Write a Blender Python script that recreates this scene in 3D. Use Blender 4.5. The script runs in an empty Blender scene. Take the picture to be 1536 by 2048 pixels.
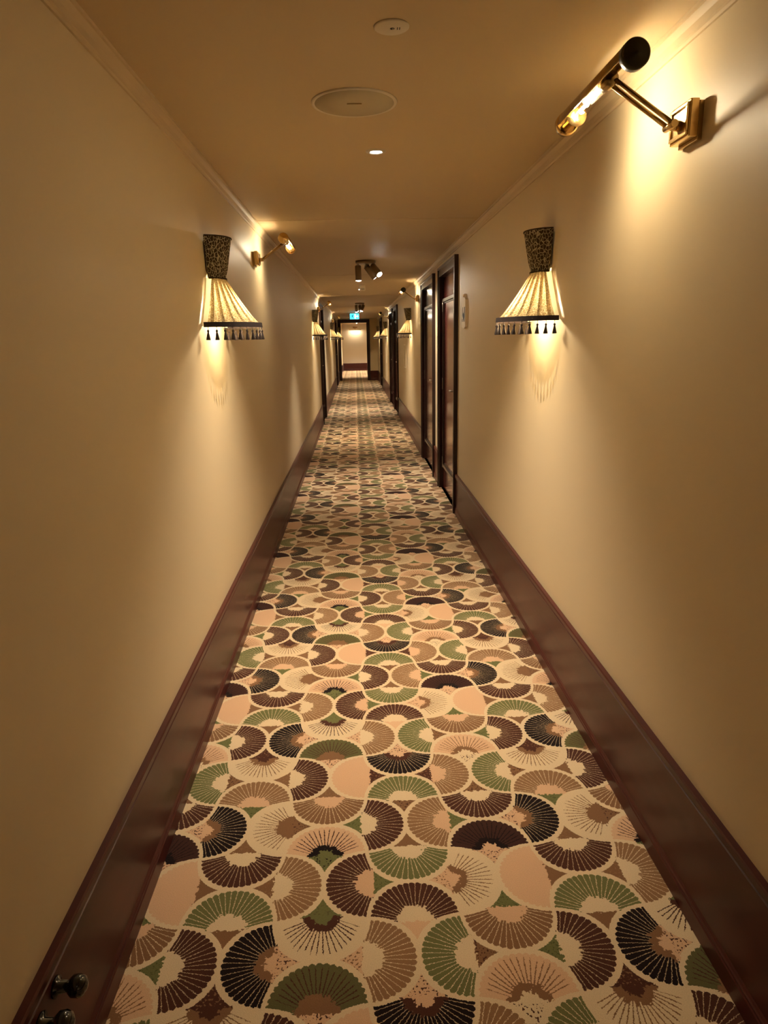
import bpy, bmesh, math, random
from mathutils import Vector, Matrix

random.seed(7)
PI = math.pi
SC = bpy.context.scene
COL = SC.collection

# ------------------------------------------------------------------ camera
H = 1.5
YAW, PITCH, ROLL, FPX = 0.03631377, 0.24763148, -0.0195947, 1368.10
cam = bpy.data.cameras.new('camera')
cam_o = bpy.data.objects.new('camera', cam)
COL.objects.link(cam_o)
cam.sensor_fit = 'VERTICAL'
cam.sensor_height = 24.0
cam.lens = FPX / 2048.0 * 24.0
cam.clip_start = 0.02
cam.clip_end = 100
_f = Vector((math.sin(YAW) * math.cos(PITCH), math.cos(YAW) * math.cos(PITCH), -math.sin(PITCH)))
_r = Vector((math.cos(YAW), -math.sin(YAW), 0))
_u = _r.cross(_f)
_r2 = math.cos(ROLL) * _r + math.sin(ROLL) * _u
_u2 = -math.sin(ROLL) * _r + math.cos(ROLL) * _u
cam_o.matrix_world = Matrix(((_r2.x, _u2.x, -_f.x, 0), (_r2.y, _u2.y, -_f.y, 0), (_r2.z, _u2.z, -_f.z, H), (0, 0, 0, 1)))
SC.camera = cam_o

# ------------------------------------------------------------------ world, exposure
world = bpy.data.worlds.new('world')
SC.world = world
world.use_nodes = True
world.node_tree.nodes['Background'].inputs[0].default_value = (0.02, 0.015, 0.01, 1)
world.node_tree.nodes['Background'].inputs[1].default_value = 0.0
SC.view_settings.view_transform = 'Standard'
SC.view_settings.look = 'None'
SC.view_settings.gamma = 1
SC.view_settings.use_curve_mapping = False
SC.view_settings.exposure = 1.76
SC.cycles.use_light_tree = False
SC.cycles.max_bounces = 6
SC.cycles.diffuse_bounces = 4
SC.cycles.glossy_bounces = 3
SC.cycles.use_adaptive_sampling = True
SC.cycles.adaptive_threshold = 0.03

# lamp strengths (watts) and colours; the lamps themselves are built with their fixtures
WARM = (1.0, 0.80, 0.50)
NEUTRAL = (1.0, 0.86, 0.68)
P_SCONCE = 4.4
P_PICTURE = 4.1
P_DOWN = 44.0
P_SPOT = 41.0

# ------------------------------------------------------------------ room dimensions (metres)
XL, XR = -0.633, 0.8505          # wall planes
CL, CR = -0.6132, 0.8305         # where the carpet meets the shoe moulding
ZC = 2.248                       # ceiling
ZB = 0.355                       # baseboard top
Y0, Y1 = -8.0, 35.0
YX = 26.3                        # cross frame

# ================================================================== helpers
def mesh_obj(name, bm, mat=None, parent=None, smooth=False):
    me = bpy.data.meshes.new(name)
    bm.to_mesh(me)
    bm.free()
    if smooth:
        for p in me.polygons:
            p.use_smooth = True
    o = bpy.data.objects.new(name, me)
    COL.objects.link(o)
    if mat:
        me.materials.append(mat)
    if parent:
        o.parent = parent
    return o

def tag(o, label=None, cat=None, group=None, kind=None):
    if label: o['label'] = label
    if cat: o['category'] = cat
    if group: o['group'] = group
    if kind: o['kind'] = kind
    return o

def empty(name, loc=(0, 0, 0)):
    o = bpy.data.objects.new(name, None)
    o.empty_display_size = 0.05
    o.location = loc
    COL.objects.link(o)
    return o

def copy_tree(o, parent=None):
    c = o.copy()
    COL.objects.link(c)
    c.parent = parent
    for ch in list(o.children):
        copy_tree(ch, c)
    return c

def box(bm, x0, x1, y0, y1, z0, z1, bev=0.0):
    v = [bm.verts.new((x, y, z)) for x in (x0, x1) for y in (y0, y1) for z in (z0, z1)]
    f = [bm.faces.new([v[i] for i in q]) for q in ((0, 1, 3, 2), (4, 6, 7, 5), (0, 4, 5, 1), (2, 3, 7, 6), (0, 2, 6, 4), (1, 5, 7, 3))]
    bmesh.ops.recalc_face_normals(bm, faces=f)
    if bev > 0:
        es = list({e for q in f for e in q.edges})
        bmesh.ops.bevel(bm, geom=es, offset=bev, segments=2, affect='EDGES', profile=0.6)

def frame_from(d):
    d = Vector(d).normalized()
    a = Vector((0, 0, 1)) if abs(d.z) < 0.9 else Vector((1, 0, 0))
    s = d.cross(a).normalized()
    return d, s, s.cross(d).normalized()

def tube(bm, a, b, r0, r1=None, n=16, caps=True, smooth=True):
    a, b = Vector(a), Vector(b)
    r1 = r0 if r1 is None else r1
    d, s, t = frame_from(b - a)
    ra = [bm.verts.new(a + (s * math.cos(2 * PI * i / n) + t * math.sin(2 * PI * i / n)) * r0) for i in range(n)]
    rb = [bm.verts.new(b + (s * math.cos(2 * PI * i / n) + t * math.sin(2 * PI * i / n)) * r1) for i in range(n)]
    fs = []
    for i in range(n):
        f = bm.faces.new((ra[i], ra[(i + 1) % n], rb[(i + 1) % n], rb[i]))
        f.smooth = smooth
        fs.append(f)
    if caps:
        fs.append(bm.faces.new(ra[::-1]))
        fs.append(bm.faces.new(rb))
    bmesh.ops.recalc_face_normals(bm, faces=fs)

def lathe(bm, prof, origin, axis, n=24, smooth=True, a0=0.0, a1=2 * PI):
    """prof: list of (radius, distance along axis)."""
    o = Vector(origin)
    d, s, t = frame_from(axis)
    full = abs(a1 - a0 - 2 * PI) < 1e-6
    cnt = n if full else n + 1
    rings = []
    for r, h in prof:
        if r < 1e-6:
            rings.append([bm.verts.new(o + d * h)])
        else:
            rings.append([bm.verts.new(o + d * h + (s * math.cos(a0 + (a1 - a0) * i / n) + t * math.sin(a0 + (a1 - a0) * i / n)) * r) for i in range(cnt)])
    fs = []
    for A, B in zip(rings, rings[1:]):
        m = n
        for i in range(m):
            j = (i + 1) % cnt
            if len(A) == 1 and len(B) == 1:
                continue
            if len(A) == 1:
                f = bm.faces.new((A[0], B[i], B[j]))
            elif len(B) == 1:
                f = bm.faces.new((A[i], A[j], B[0]))
            else:
                f = bm.faces.new((A[i], A[j], B[j], B[i]))
            f.smooth = smooth
            fs.append(f)
    bmesh.ops.recalc_face_normals(bm, faces=fs)

def prism_y(bm, prof, y0, y1):
    """closed profile of (x, z) extruded along y."""
    a = [bm.verts.new((x, y0, z)) for x, z in prof]
    b = [bm.verts.new((x, y1, z)) for x, z in prof]
    n = len(prof)
    fs = [bm.faces.new((a[i], a[(i + 1) % n], b[(i + 1) % n], b[i])) for i in range(n)]
    fs += [bm.faces.new(a[::-1]), bm.faces.new(b)]
    bmesh.ops.recalc_face_normals(bm, faces=fs)

def prism_x(bm, prof, x0, x1):
    a = [bm.verts.new((x0, y, z)) for y, z in prof]
    b = [bm.verts.new((x1, y, z)) for y, z in prof]
    n = len(prof)
    fs = [bm.faces.new((a[i], a[(i + 1) % n], b[(i + 1) % n], b[i])) for i in range(n)]
    fs += [bm.faces.new(a[::-1]), bm.faces.new(b)]
    bmesh.ops.recalc_face_normals(bm, faces=fs)

# ================================================================== materials
class S:
    """a socket with arithmetic, to write shaders as formulas"""
    def __init__(s, nt, sock): s.nt, s.k = nt, sock
    def _m(s, op, *a, clamp=False):
        n = s.nt.nodes.new('ShaderNodeMath'); n.operation = op; n.use_clamp = clamp
        for i, x in enumerate((s,) + a):
            if isinstance(x, S): s.nt.links.new(x.k, n.inputs[i])
            else: n.inputs[i].default_value = x
        return S(s.nt, n.outputs[0])
    def __add__(s, o): return s._m('ADD', o)
    def __sub__(s, o): return s._m('SUBTRACT', o)
    def __mul__(s, o): return s._m('MULTIPLY', o)
    def __truediv__(s, o): return s._m('DIVIDE', o)
    def gt(s, o): return s._m('GREATER_THAN', o)
    def lt(s, o): return s._m('LESS_THAN', o)
    def abs(s): return s._m('ABSOLUTE')
    def sqrt(s): return s._m('SQRT')
    def fract(s): return s._m('FRACT')
    def floor(s): return s._m('FLOOR')
    def min(s, o): return s._m('MINIMUM', o)
    def max(s, o): return s._m('MAXIMUM', o)
    def atan2(s, o): return s._m('ARCTAN2', o)
    def inv(s): return (s * -1.0) + 1.0

def new_mat(name):
    m = bpy.data.materials.new(name)
    m.use_nodes = True
    nt = m.node_tree
    return m, nt, nt.nodes['Principled BSDF']

def node(nt, t, **kw):
    n = nt.nodes.new(t)
    for k, v in kw.items():
        setattr(n, k, v)
    return n

def mixc(nt, fac, a, b):
    n = nt.nodes.new('ShaderNodeMix'); n.data_type = 'RGBA'
    for sock, v in ((n.inputs[0], fac), (n.inputs[6], a), (n.inputs[7], b)):
        if isinstance(v, S): nt.links.new(v.k, sock)
        elif hasattr(v, 'is_linked'): nt.links.new(v, sock)
        elif isinstance(v, (tuple, list)): sock.default_value = (*v[:3], 1)
        else: sock.default_value = v
    return n.outputs[2]

def simple(name, col, rough=0.5, metal=0.0, coat=0.0, spec=0.5, noise=None, bump=None, emit=None):
    m, nt, b = new_mat(name)
    b.inputs['Base Color'].default_value = (*col, 1)
    b.inputs['Roughness'].default_value = rough
    b.inputs['Metallic'].default_value = metal
    b.inputs['Coat Weight'].default_value = coat
    b.inputs['Coat Roughness'].default_value = 0.08
    b.inputs['Specular IOR Level'].default_value = spec
    tc = node(nt, 'ShaderNodeTexCoord')
    if noise:
        sc, amt = noise
        nz = node(nt, 'ShaderNodeTexNoise'); nz.inputs['Scale'].default_value = sc; nz.inputs['Detail'].default_value = 1
        nt.links.new(tc.outputs['Object'], nz.inputs['Vector'])
        c = mixc(nt, S(nt, nz.outputs[0]), tuple(x * (1 - amt) for x in col), tuple(min(1, x * (1 + amt)) for x in col))
        nt.links.new(c, b.inputs['Base Color'])
    if bump:
        sc, st, dist = bump
        nz = node(nt, 'ShaderNodeTexNoise'); nz.inputs['Scale'].default_value = sc; nz.inputs['Detail'].default_value = 3
        nt.links.new(tc.outputs['Object'], nz.inputs['Vector'])
        bp = node(nt, 'ShaderNodeBump'); bp.inputs['Strength'].default_value = st; bp.inputs['Distance'].default_value = dist
        nt.links.new(nz.outputs[0], bp.inputs['Height'])
        nt.links.new(bp.outputs[0], b.inputs['Normal'])
    if emit:
        b.inputs['Emission Color'].default_value = (*emit[0], 1)
        b.inputs['Emission Strength'].default_value = emit[1]
    return m

M_WALL = simple('wall_paint', (0.64, 0.525, 0.34), rough=0.5, spec=0.35, noise=(1.3, 0.03))
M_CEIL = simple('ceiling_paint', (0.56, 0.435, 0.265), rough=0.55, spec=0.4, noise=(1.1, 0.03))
M_END = simple('end_wall_paint', (0.66, 0.60, 0.52), rough=0.5, spec=0.3, noise=(1.1, 0.03))
M_BRASS = simple('polished_brass', (0.82, 0.58, 0.25), rough=0.2, metal=1.0, noise=(40, 0.08))
M_BRASSD = simple('antique_brass', (0.46, 0.32, 0.14), rough=0.25, metal=1.0, noise=(40, 0.1))
M_STEEL = simple('satin_steel', (0.62, 0.52, 0.40), rough=0.28, metal=1.0)
M_CAP = simple('bronze_cap', (0.045, 0.04, 0.022), rough=0.4, metal=0.6)
M_WHITE = simple('white_plastic', (0.62, 0.55, 0.44), rough=0.45)
M_SPEAKER = simple('speaker_cloth', (0.47, 0.40, 0.27), rough=0.7, bump=(900, 0.15, 0.001))
M_DARK = simple('dark_ink', (0.02, 0.016, 0.012), rough=0.6)
M_TASSEL = simple('dark_tassel_thread', (0.018, 0.008, 0.006), rough=0.8, bump=(400, 0.4, 0.002))
M_BLACKGLOSS = simple('black_rubber_gloss', (0.006, 0.007, 0.005), rough=0.12, coat=0.6)
M_CANS = simple('bronze_lacquer', (0.26, 0.19, 0.11), rough=0.35, metal=0.5)
M_IVORY = simple('ivory_card', (0.86, 0.76, 0.60), rough=0.6, noise=(20, 0.06))
M_LINING = simple('white_lining', (0.85, 0.80, 0.68), rough=0.7)
M_BULB = simple('lit_bulb', (1, 0.8, 0.5), emit=((1.0, 0.72, 0.36), 9.0))
M_FIL = simple('lit_filament', (1, 0.8, 0.5), emit=((1.0, 0.80, 0.50), 40.0))
M_LENS = simple('lit_lens', (1, 0.95, 0.9), emit=((1.0, 0.93, 0.82), 14.0))
M_LENSC = simple('lit_lens_cool', (1, 0.95, 0.9), emit=((0.85, 0.93, 1.0), 7.0))
M_EXIT = simple('exit_face', (0.02, 0.3, 0.3), emit=((0.03, 0.50, 0.75), 1.3))
M_EXITW = simple('exit_white', (0.6, 0.7, 0.7), emit=((0.55, 0.95, 1.0), 1.4))

def make_wood(name, col0, col1, rough, spec, coat):
    m, nt, b = new_mat(name)
    tc = node(nt, 'ShaderNodeTexCoord')
    mp = node(nt, 'ShaderNodeMapping'); mp.inputs['Scale'].default_value = (14, 0.9, 9)
    nt.links.new(tc.outputs['Object'], mp.inputs['Vector'])
    nz = node(nt, 'ShaderNodeTexNoise'); nz.inputs['Scale'].default_value = 2.2; nz.inputs['Detail'].default_value = 6; nz.inputs['Distortion'].default_value = 0.5
    nt.links.new(mp.outputs[0], nz.inputs['Vector'])
    c = mixc(nt, S(nt, nz.outputs[0]), col0, col1)
    nt.links.new(c, b.inputs['Base Color'])
    b.inputs['Roughness'].default_value = rough
    b.inputs['Specular IOR Level'].default_value = spec
    b.inputs['Coat Weight'].default_value = coat
    b.inputs['Coat Roughness'].default_value = 0.12
    nz2 = node(nt, 'ShaderNodeTexNoise'); nz2.inputs['Scale'].default_value = 5.0
    nt.links.new(tc.outputs['Object'], nz2.inputs['Vector'])
    bp = node(nt, 'ShaderNodeBump'); bp.inputs['Strength'].default_value = 0.03; bp.inputs['Distance'].default_value = 0.01
    nt.links.new(nz2.outputs[0], bp.inputs['Height']); nt.links.new(bp.outputs[0], b.inputs['Normal'])
    return m
M_WOOD = make_wood('dark_mahogany', (0.046, 0.0090, 0.0080), (0.098, 0.0215, 0.0170), 0.32, 0.32, 0.0)
M_CASE = make_wood('shade_darkened_mahogany', (0.012, 0.0040, 0.0038), (0.030, 0.0075, 0.0065), 0.28, 0.4, 0.2)  # same mahogany, darkened to carry the shade on the casings' near faces
M_DOOR = make_wood('polished_red_mahogany', (0.085, 0.014, 0.013), (0.160, 0.030, 0.026), 0.2, 0.5, 0.6)

def make_glass():
    m, nt, b = new_mat('clear_thin_glass')
    nt.nodes.remove(b)
    out = nt.nodes['Material Output']
    tr = node(nt, 'ShaderNodeBsdfTransparent'); tr.inputs[0].default_value = (0.96, 0.93, 0.86, 1)
    gl = node(nt, 'ShaderNodeBsdfGlossy'); gl.inputs['Roughness'].default_value = 0.04
    fr = node(nt, 'ShaderNodeLayerWeight'); fr.inputs[0].default_value = 0.25
    mx = node(nt, 'ShaderNodeMixShader')
    nt.links.new(fr.outputs['Facing'], mx.inputs[0]); nt.links.new(tr.outputs[0], mx.inputs[1]); nt.links.new(gl.outputs[0], mx.inputs[2])
    nt.links.new(mx.outputs[0], out.inputs[0])
    return m
M_GLASS = make_glass()

def fabric(name, light, dark, scale, trans, tint=1.0):
    """printed cloth: cells of dark sprigs on a light ground, partly see-through to light"""
    m, nt, b = new_mat(name)
    out = nt.nodes['Material Output']
    tc = node(nt, 'ShaderNodeTexCoord')
    uv = node(nt, 'ShaderNodeUVMap'); uv.uv_map = 'cloth'
    vo = node(nt, 'ShaderNodeTexVoronoi'); vo.feature = 'DISTANCE_TO_EDGE'; vo.inputs['Scale'].default_value = scale
    nt.links.new(uv.outputs[0], vo.inputs['Vector'])
    vf = node(nt, 'ShaderNodeTexVoronoi'); vf.feature = 'F1'; vf.inputs['Scale'].default_value = scale * 2.1
    nt.links.new(uv.outputs[0], vf.inputs['Vector'])
    leaf = S(nt, vo.outputs['Distance']).lt(0.055)
    dot = S(nt, vf.outputs['Distance']).lt(0.20)
    fac = leaf.max(dot)
    c = mixc(nt, fac, dark, light)
    nt.links.new(c, b.inputs['Base Color']); b.inputs['Roughness'].default_value = 0.85; b.inputs['Specular IOR Level'].default_value = 0.1
    if trans > 0:
        tl = node(nt, 'ShaderNodeBsdfTranslucent'); nt.links.new(mixc(nt, fac, tuple(q * tint for q in dark), tuple(q * tint for q in light)), tl.inputs[0])
        mx = node(nt, 'ShaderNodeMixShader'); mx.inputs[0].default_value = trans
        nt.links.new(b.outputs[0], mx.inputs[1]); nt.links.new(tl.outputs[0], mx.inputs[2]); nt.links.new(mx.outputs[0], out.inputs[0])
    return m
M_CLOTH_TOP = fabric('sprigged_cloth', (0.40, 0.34, 0.22), (0.050, 0.034, 0.020), 56.0, 0.05)
M_CLOTH_SKIRT = fabric('backlit_sprigged_cloth', (0.80, 0.70, 0.46), (0.40, 0.30, 0.15), 110.0, 0.5, 0.44)

# ------------------------------------------------------------------ carpet shader: every fan cell carries its colours, the petals are drawn by formula
def make_carpet():
    m, nt, b = new_mat('fan_carpet')
    uvn = node(nt, 'ShaderNodeUVMap'); uvn.uv_map = 'fan'
    sp = node(nt, 'ShaderNodeSeparateXYZ'); nt.links.new(uvn.outputs[0], sp.inputs[0])
    u0, v0 = S(nt, sp.outputs[0]), S(nt, sp.outputs[1])
    tc = node(nt, 'ShaderNodeTexCoord')
    def noise(scale, detail=1.0, vec=None):
        n = node(nt, 'ShaderNodeTexNoise'); n.inputs['Scale'].default_value = scale; n.inputs['Detail'].default_value = detail
        nt.links.new(vec or tc.outputs['Object'], n.inputs['Vector'])
        return n
    tuft = noise(260)
    ts = node(nt, 'ShaderNodeSeparateColor'); nt.links.new(tuft.outputs[1], ts.inputs[0])
    u = u0 + (S(nt, ts.outputs[0]) - 0.5) * 0.045
    v = v0 + (S(nt, ts.outputs[1]) - 0.5) * 0.045
    def hyp(a, c): return (a * a + c * c).sqrt()
    r0 = hyp(u, v)
    e = (r0.inv()) + v.lt(0.0) * 10.0
    g = hyp(u.abs() - 1.0, v + 1.0) - 1.0
    edge = e.min(g)
    vf = v + 0.15
    ang = u.atan2(vf)
    rr = hyp(u, vf)
    a = ang * 7.4 + (S(nt, ts.outputs[2]) - 0.5) * 0.22
    t = ((a + 0.5).fract() - 0.5).abs() * 2.0            # 0 mid petal, 1 between petals
    idx = (a + 0.5).floor()
    wn = node(nt, 'ShaderNodeTexWhiteNoise'); wn.noise_dimensions = '1D'; nt.links.new(idx.k, wn.inputs['W'])
    rnd = S(nt, wn.outputs[0])
    def attr(name):
        n = node(nt, 'ShaderNodeAttribute'); n.attribute_name = name
        return n.outputs['Color'], S(nt, n.outputs['Fac'])
    F, _ = attr('fan_field'); L, _ = attr('fan_line'); B, _ = attr('fan_band'); I, _ = attr('fan_inner'); T, _ = attr('fan_tail'); D, _ = attr('fan_dots')
    thin = S(nt, node(nt, 'ShaderNodeAttribute', attribute_name='fan_thin').outputs['Fac'])
    wline = thin.inv() * 0.0120 + thin * 0.022
    thr = ((wline / (rr * 0.135)) * -1.0) + 1.0
    line = t.gt(thr)
    outer = thin * (rnd * 0.10 + 0.06)
    line = line * (edge.gt(outer + 0.06)).max(thin.inv())
    frnoise = S(nt, noise(95).outputs[0]) - 0.5
    jag = frnoise * 0.22 + (rnd - 0.5) * 0.07
    rj = rr + jag
    petals = rj.gt(0.43) * ang.abs().lt(1.62)
    vj = v + frnoise * 0.20
    tail = vj.lt(-0.14)
    band = rj.gt(0.24) * vj.gt(-0.10)
    speck = S(nt, noise(150).outputs[0])
    dots = tail * speck.gt(0.60)
    CREAM = (0.70, 0.545, 0.345)
    c = mixc(nt, tail, I, T)
    c = mixc(nt, dots, c, D)
    c = mixc(nt, band, c, B)
    pc = mixc(nt, line, F, L)
    c = mixc(nt, petals, c, pc)
    lim = t * t * 0.045 * petals + 0.044 + tail * petals.inv() * 0.03
    c = mixc(nt, edge.lt(lim), c, CREAM)
    # pile: fine value variation
    pile = S(nt, noise(420, 2.0).outputs[0]) * 0.5 + 0.75
    mul = node(nt, 'ShaderNodeMix', data_type='RGBA', blend_type='MULTIPLY'); mul.inputs[0].default_value = 1.0
    cmb = node(nt, 'ShaderNodeCombineColor')
    for i in range(3): nt.links.new(pile.k, cmb.inputs[i])
    nt.links.new(c, mul.inputs[6]); nt.links.new(cmb.outputs[0], mul.inputs[7])
    nt.links.new(mul.outputs[2], b.inputs['Base Color'])
    b.inputs['Roughness'].default_value = 0.95
    b.inputs['Specular IOR Level'].default_value = 0.08
    b.inputs['Sheen Weight'].default_value = 0.08
    bp = node(nt, 'ShaderNodeBump'); bp.inputs['Strength'].default_value = 0.35; bp.inputs['Distance'].default_value = 0.003
    nt.links.new(noise(420, 2.0).outputs[0], bp.inputs['Height']); nt.links.new(bp.outputs[0], b.inputs['Normal'])
    return m
M_CARPET = make_carpet()

# ================================================================== carpet floor
CREAM = (0.70, 0.545, 0.345); PEACH = (0.66, 0.42, 0.255); BLACK = (0.012, 0.006, 0.006); DBROWN = (0.075, 0.026, 0.016)
BROWN = (0.225, 0.115, 0.055); TAN = (0.27, 0.145, 0.07); GREEN = (0.150, 0.150, 0.055); OLIVE = (0.115, 0.105, 0.04); PURPLE = (0.050, 0.019, 0.014)
DGREEN = (0.085, 0.095, 0.03)
# (field, line, band, inner, tail, dots, thin)
def solid(f, inner, tail, dots=None, band=None): return (f, PEACH if f == PEACH else (0.54, 0.40, 0.24) if f in (BLACK, DBROWN) else CREAM, band or inner, inner, tail, dots or tail, 0.0)
def thin(base, line, band, inner, tail, dots=None): return (base, line, band, inner, tail, dots or tail, 1.0)
FANS = {
    (0, 0, 'L'): solid(TAN, CREAM, PEACH, BROWN), (0, 0, 'R'): solid(GREEN, CREAM, BROWN, DBROWN),
    (1, 0, 'U'): solid(BROWN, PEACH, GREEN, DGREEN), (1, 0, 'D'): thin(PEACH, BROWN, BROWN, CREAM, CREAM, DBROWN),
    (2, 0, 'L'): solid(DBROWN, CREAM, GREEN, DGREEN), (2, 0, 'R'): solid(BLACK, PEACH, PEACH, DBROWN, BROWN),
    (3, 0, 'U'): thin(CREAM, DBROWN, DBROWN, GREEN, GREEN, OLIVE), (3, 0, 'D'): (OLIVE, DBROWN, BROWN, BROWN, PEACH, DBROWN, 1.0),
    (0, 1, 'U'): solid(GREEN, CREAM, BROWN), (0, 1, 'D'): solid(DBROWN, CREAM, PEACH, PEACH),
    (1, 1, 'L'): thin(CREAM, BROWN, BROWN, PEACH, PEACH, BROWN), (1, 1, 'R'): solid(PEACH, PEACH, BROWN),
    (2, 1, 'U'): solid(DBROWN, CREAM, BROWN, TAN), (2, 1, 'D'): solid(GREEN, CREAM, BROWN),
    (3, 1, 'L'): solid(TAN, CREAM, BROWN, TAN), (3, 1, 'R'): solid(DBROWN, PEACH, GREEN, DGREEN),
    (0, 2, 'L'): solid(DBROWN, CREAM, GREEN, DGREEN), (0, 2, 'R'): solid(TAN, PEACH, GREEN, DGREEN),
    (1, 2, 'U'): solid(DBROWN, CREAM, BROWN, DBROWN), (1, 2, 'D'): (PURPLE, BLACK, BLACK, PEACH, PEACH, DBROWN, 1.0),
    (2, 2, 'L'): solid(BLACK, PEACH, PEACH, DBROWN, BROWN), (2, 2, 'R'): thin(CREAM, BROWN, BROWN, BROWN, BROWN, DBROWN),
    (3, 2, 'U'): solid(BROWN, PEACH, BROWN, TAN), (3, 2, 'D'): thin(PEACH, DBROWN, BLACK, GREEN, GREEN, BLACK),
    (0, 3, 'U'): solid(BLACK, PEACH, PEACH, DBROWN, DBROWN), (0, 3, 'D'): solid(GREEN, CREAM, BROWN, DBROWN),
    (1, 3, 'L'): solid(TAN, PEACH, DBROWN, BROWN), (1, 3, 'R'): solid(GREEN, CREAM, BROWN, DBROWN),
    (2, 3, 'U'): thin(CREAM, BROWN, BROWN, DBROWN, DBROWN, BROWN), (2, 3, 'D'): solid(TAN, PEACH, GREEN, DGREEN),
    (3, 3, 'L'): solid(DBROWN, CREAM, BROWN, TAN), (3, 3, 'R'): solid(PEACH, PEACH, DBROWN, BROWN),
}
DX, DY, FX0, FY0 = 0.2495, 0.2455, 0.117, 1.385

def build_carpet():
    bm = bmesh.new()
    uvl = bm.loops.layers.uv.new('fan')
    names = ['fan_field', 'fan_line', 'fan_band', 'fan_inner', 'fan_tail', 'fan_dots']
    cls = [bm.loops.layers.float_color.new(n) for n in names]
    tl = bm.loops.layers.float_color.new('fan_thin')
    N = 8
    shape = [(math.cos(PI * i / (2 * N)), math.sin(PI * i / (2 * N))) for i in range(2 * N + 1)]                 # arc (1,0)->(-1,0) over the tip
    shape += [(-1 + math.sin(PI / 2 * i / N), -1 + math.cos(PI / 2 * i / N)) for i in range(1, N + 1)]             # to the tail
    shape += [(1 - math.cos(PI / 2 * i / N), -1 + math.sin(PI / 2 * i / N)) for i in range(1, N)]
    dirs = {'L': (1, 0), 'R': (-1, 0), 'U': (0, -1), 'D': (0, 1)}
    vc = {}
    def vert(x, y):
        k = (round(x, 5), round(y, 5))
        if k not in vc: vc[k] = bm.verts.new((x, y, 0))
        return vc[k]
    k0 = int((Y0 - FY0) / DY) - 2; k1 = int((Y1 - FY0) / DY) + 2
    for k in range(k0, k1 + 1):
        for i in range(-4, 5):
            x, y = FX0 + DX * i, FY0 + DY * k
            for s in ('LR' if (i + k) % 2 == 0 else 'UD'):
                tx, ty = dirs[s]                       # towards the tip
                cx, cy = x - tx * DX / 2, y - ty * DY / 2
                lx, ly = ty, -tx                       # lateral axis
                vs = [vert(cx + (a * lx + c * tx) * DX / 2, cy + (a * ly + c * ty) * DY / 2) for a, c in shape]
                try: f = bm.faces.new(vs)
                except ValueError: continue
                st = FANS[(i % 4, k % 4, s)]
                for lp, (a, c) in zip(f.loops, shape):
                    lp[uvl].uv = (a, c)
                    for cl, q in zip(cls, st[:6]): lp[cl] = (*q, 1)
                    lp[tl] = (st[6],) * 3 + (1,)
    for co, no in (((XL, 0, 0), (-1, 0, 0)), ((XR, 0, 0), (1, 0, 0)), ((0, Y0, 0), (0, -1, 0)), ((0, Y1, 0), (0, 1, 0))):
        bmesh.ops.bisect_plane(bm, geom=bm.verts[:] + bm.edges[:] + bm.faces[:], plane_co=co, plane_no=no, clear_outer=True)
    for f in bm.faces:
        if f.normal.z < 0: f.normal_flip()
    o = mesh_obj('floor', bm, M_CARPET)
    return tag(o, 'wall to wall carpet of cream, green, brown and black fans', 'carpet', kind='structure')
build_carpet()

# ================================================================== walls, ceiling, trims
DOORS_R = [(5.80, 6.98), (7.44, 8.78), (13.85, 15.15), (15.65, 16.95), (21.9, 23.3)]
DOORS_L = [(12.68, 13.85), (22.5, 23.8)]
DTOP = 2.15
CAS = 0.085
REC = 0.05

def build_wall(name, side, doors, label):
    bm = bmesh.new()
    xa, xb = (XL - 0.12, XL) if side < 0 else (XR, XR + 0.12)
    y = Y0
    for a, b_ in doors:
        box(bm, xa, xb, y, a + CAS - 0.005, 0, ZC + 0.1)
        box(bm, xa, xb, a + CAS - 0.005, b_ - CAS + 0.005, DTOP - CAS + 0.005, ZC + 0.1)
        y = b_ - CAS + 0.005
    box(bm, xa, xb, y, Y1, 0, ZC + 0.1)
    return tag(mesh_obj(name, bm, M_WALL), label, 'wall', kind='structure')
build_wall('wall_left', -1, DOORS_L, 'tan painted corridor wall facing the near pair of dark doors')
build_wall('wall_right', 1, DOORS_R, 'tan painted corridor wall that holds the row of dark doors')
bm = bmesh.new(); box(bm, XL - 0.12, XR + 0.12, Y1, Y1 + 0.1, 0, ZC + 0.1)
tag(mesh_obj('wall_end', bm, M_END), 'pale wall closing the far end of the corridor', 'wall', kind='structure')
bm = bmesh.new(); box(bm, XL - 0.12, XR + 0.12, Y0 - 0.1, Y0, 0, ZC + 0.1)
tag(mesh_obj('wall_back', bm, M_WALL), 'tan wall closing the corridor behind the viewer', 'wall', kind='structure')

# ceiling: backing slab with separate painted boards, joints open between them
bm = bmesh.new(); box(bm, XL, XR, Y0, Y1, ZC + 0.012, ZC + 0.1)
ceil = tag(mesh_obj('ceiling', bm, M_CEIL), 'low tan ceiling of wide boards with thin cross joints', 'ceiling', kind='structure')
JOINTS = [Y0, -6.9, -3.0, 0.85, 4.73, 8.61, 12.5, 16.7, 20.6, 24.6, 28.5, 32.4, Y1]
for a, b_ in zip(JOINTS, JOINTS[1:]):
    bm = bmesh.new(); box(bm, XL, XR, a + (0.007 if a > Y0 else 0), b_ - (0.007 if b_ < Y1 else 0), ZC, ZC + 0.013, 0.002)
    mesh_obj('ceiling_panel', bm, M_CEIL, ceil)

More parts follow.
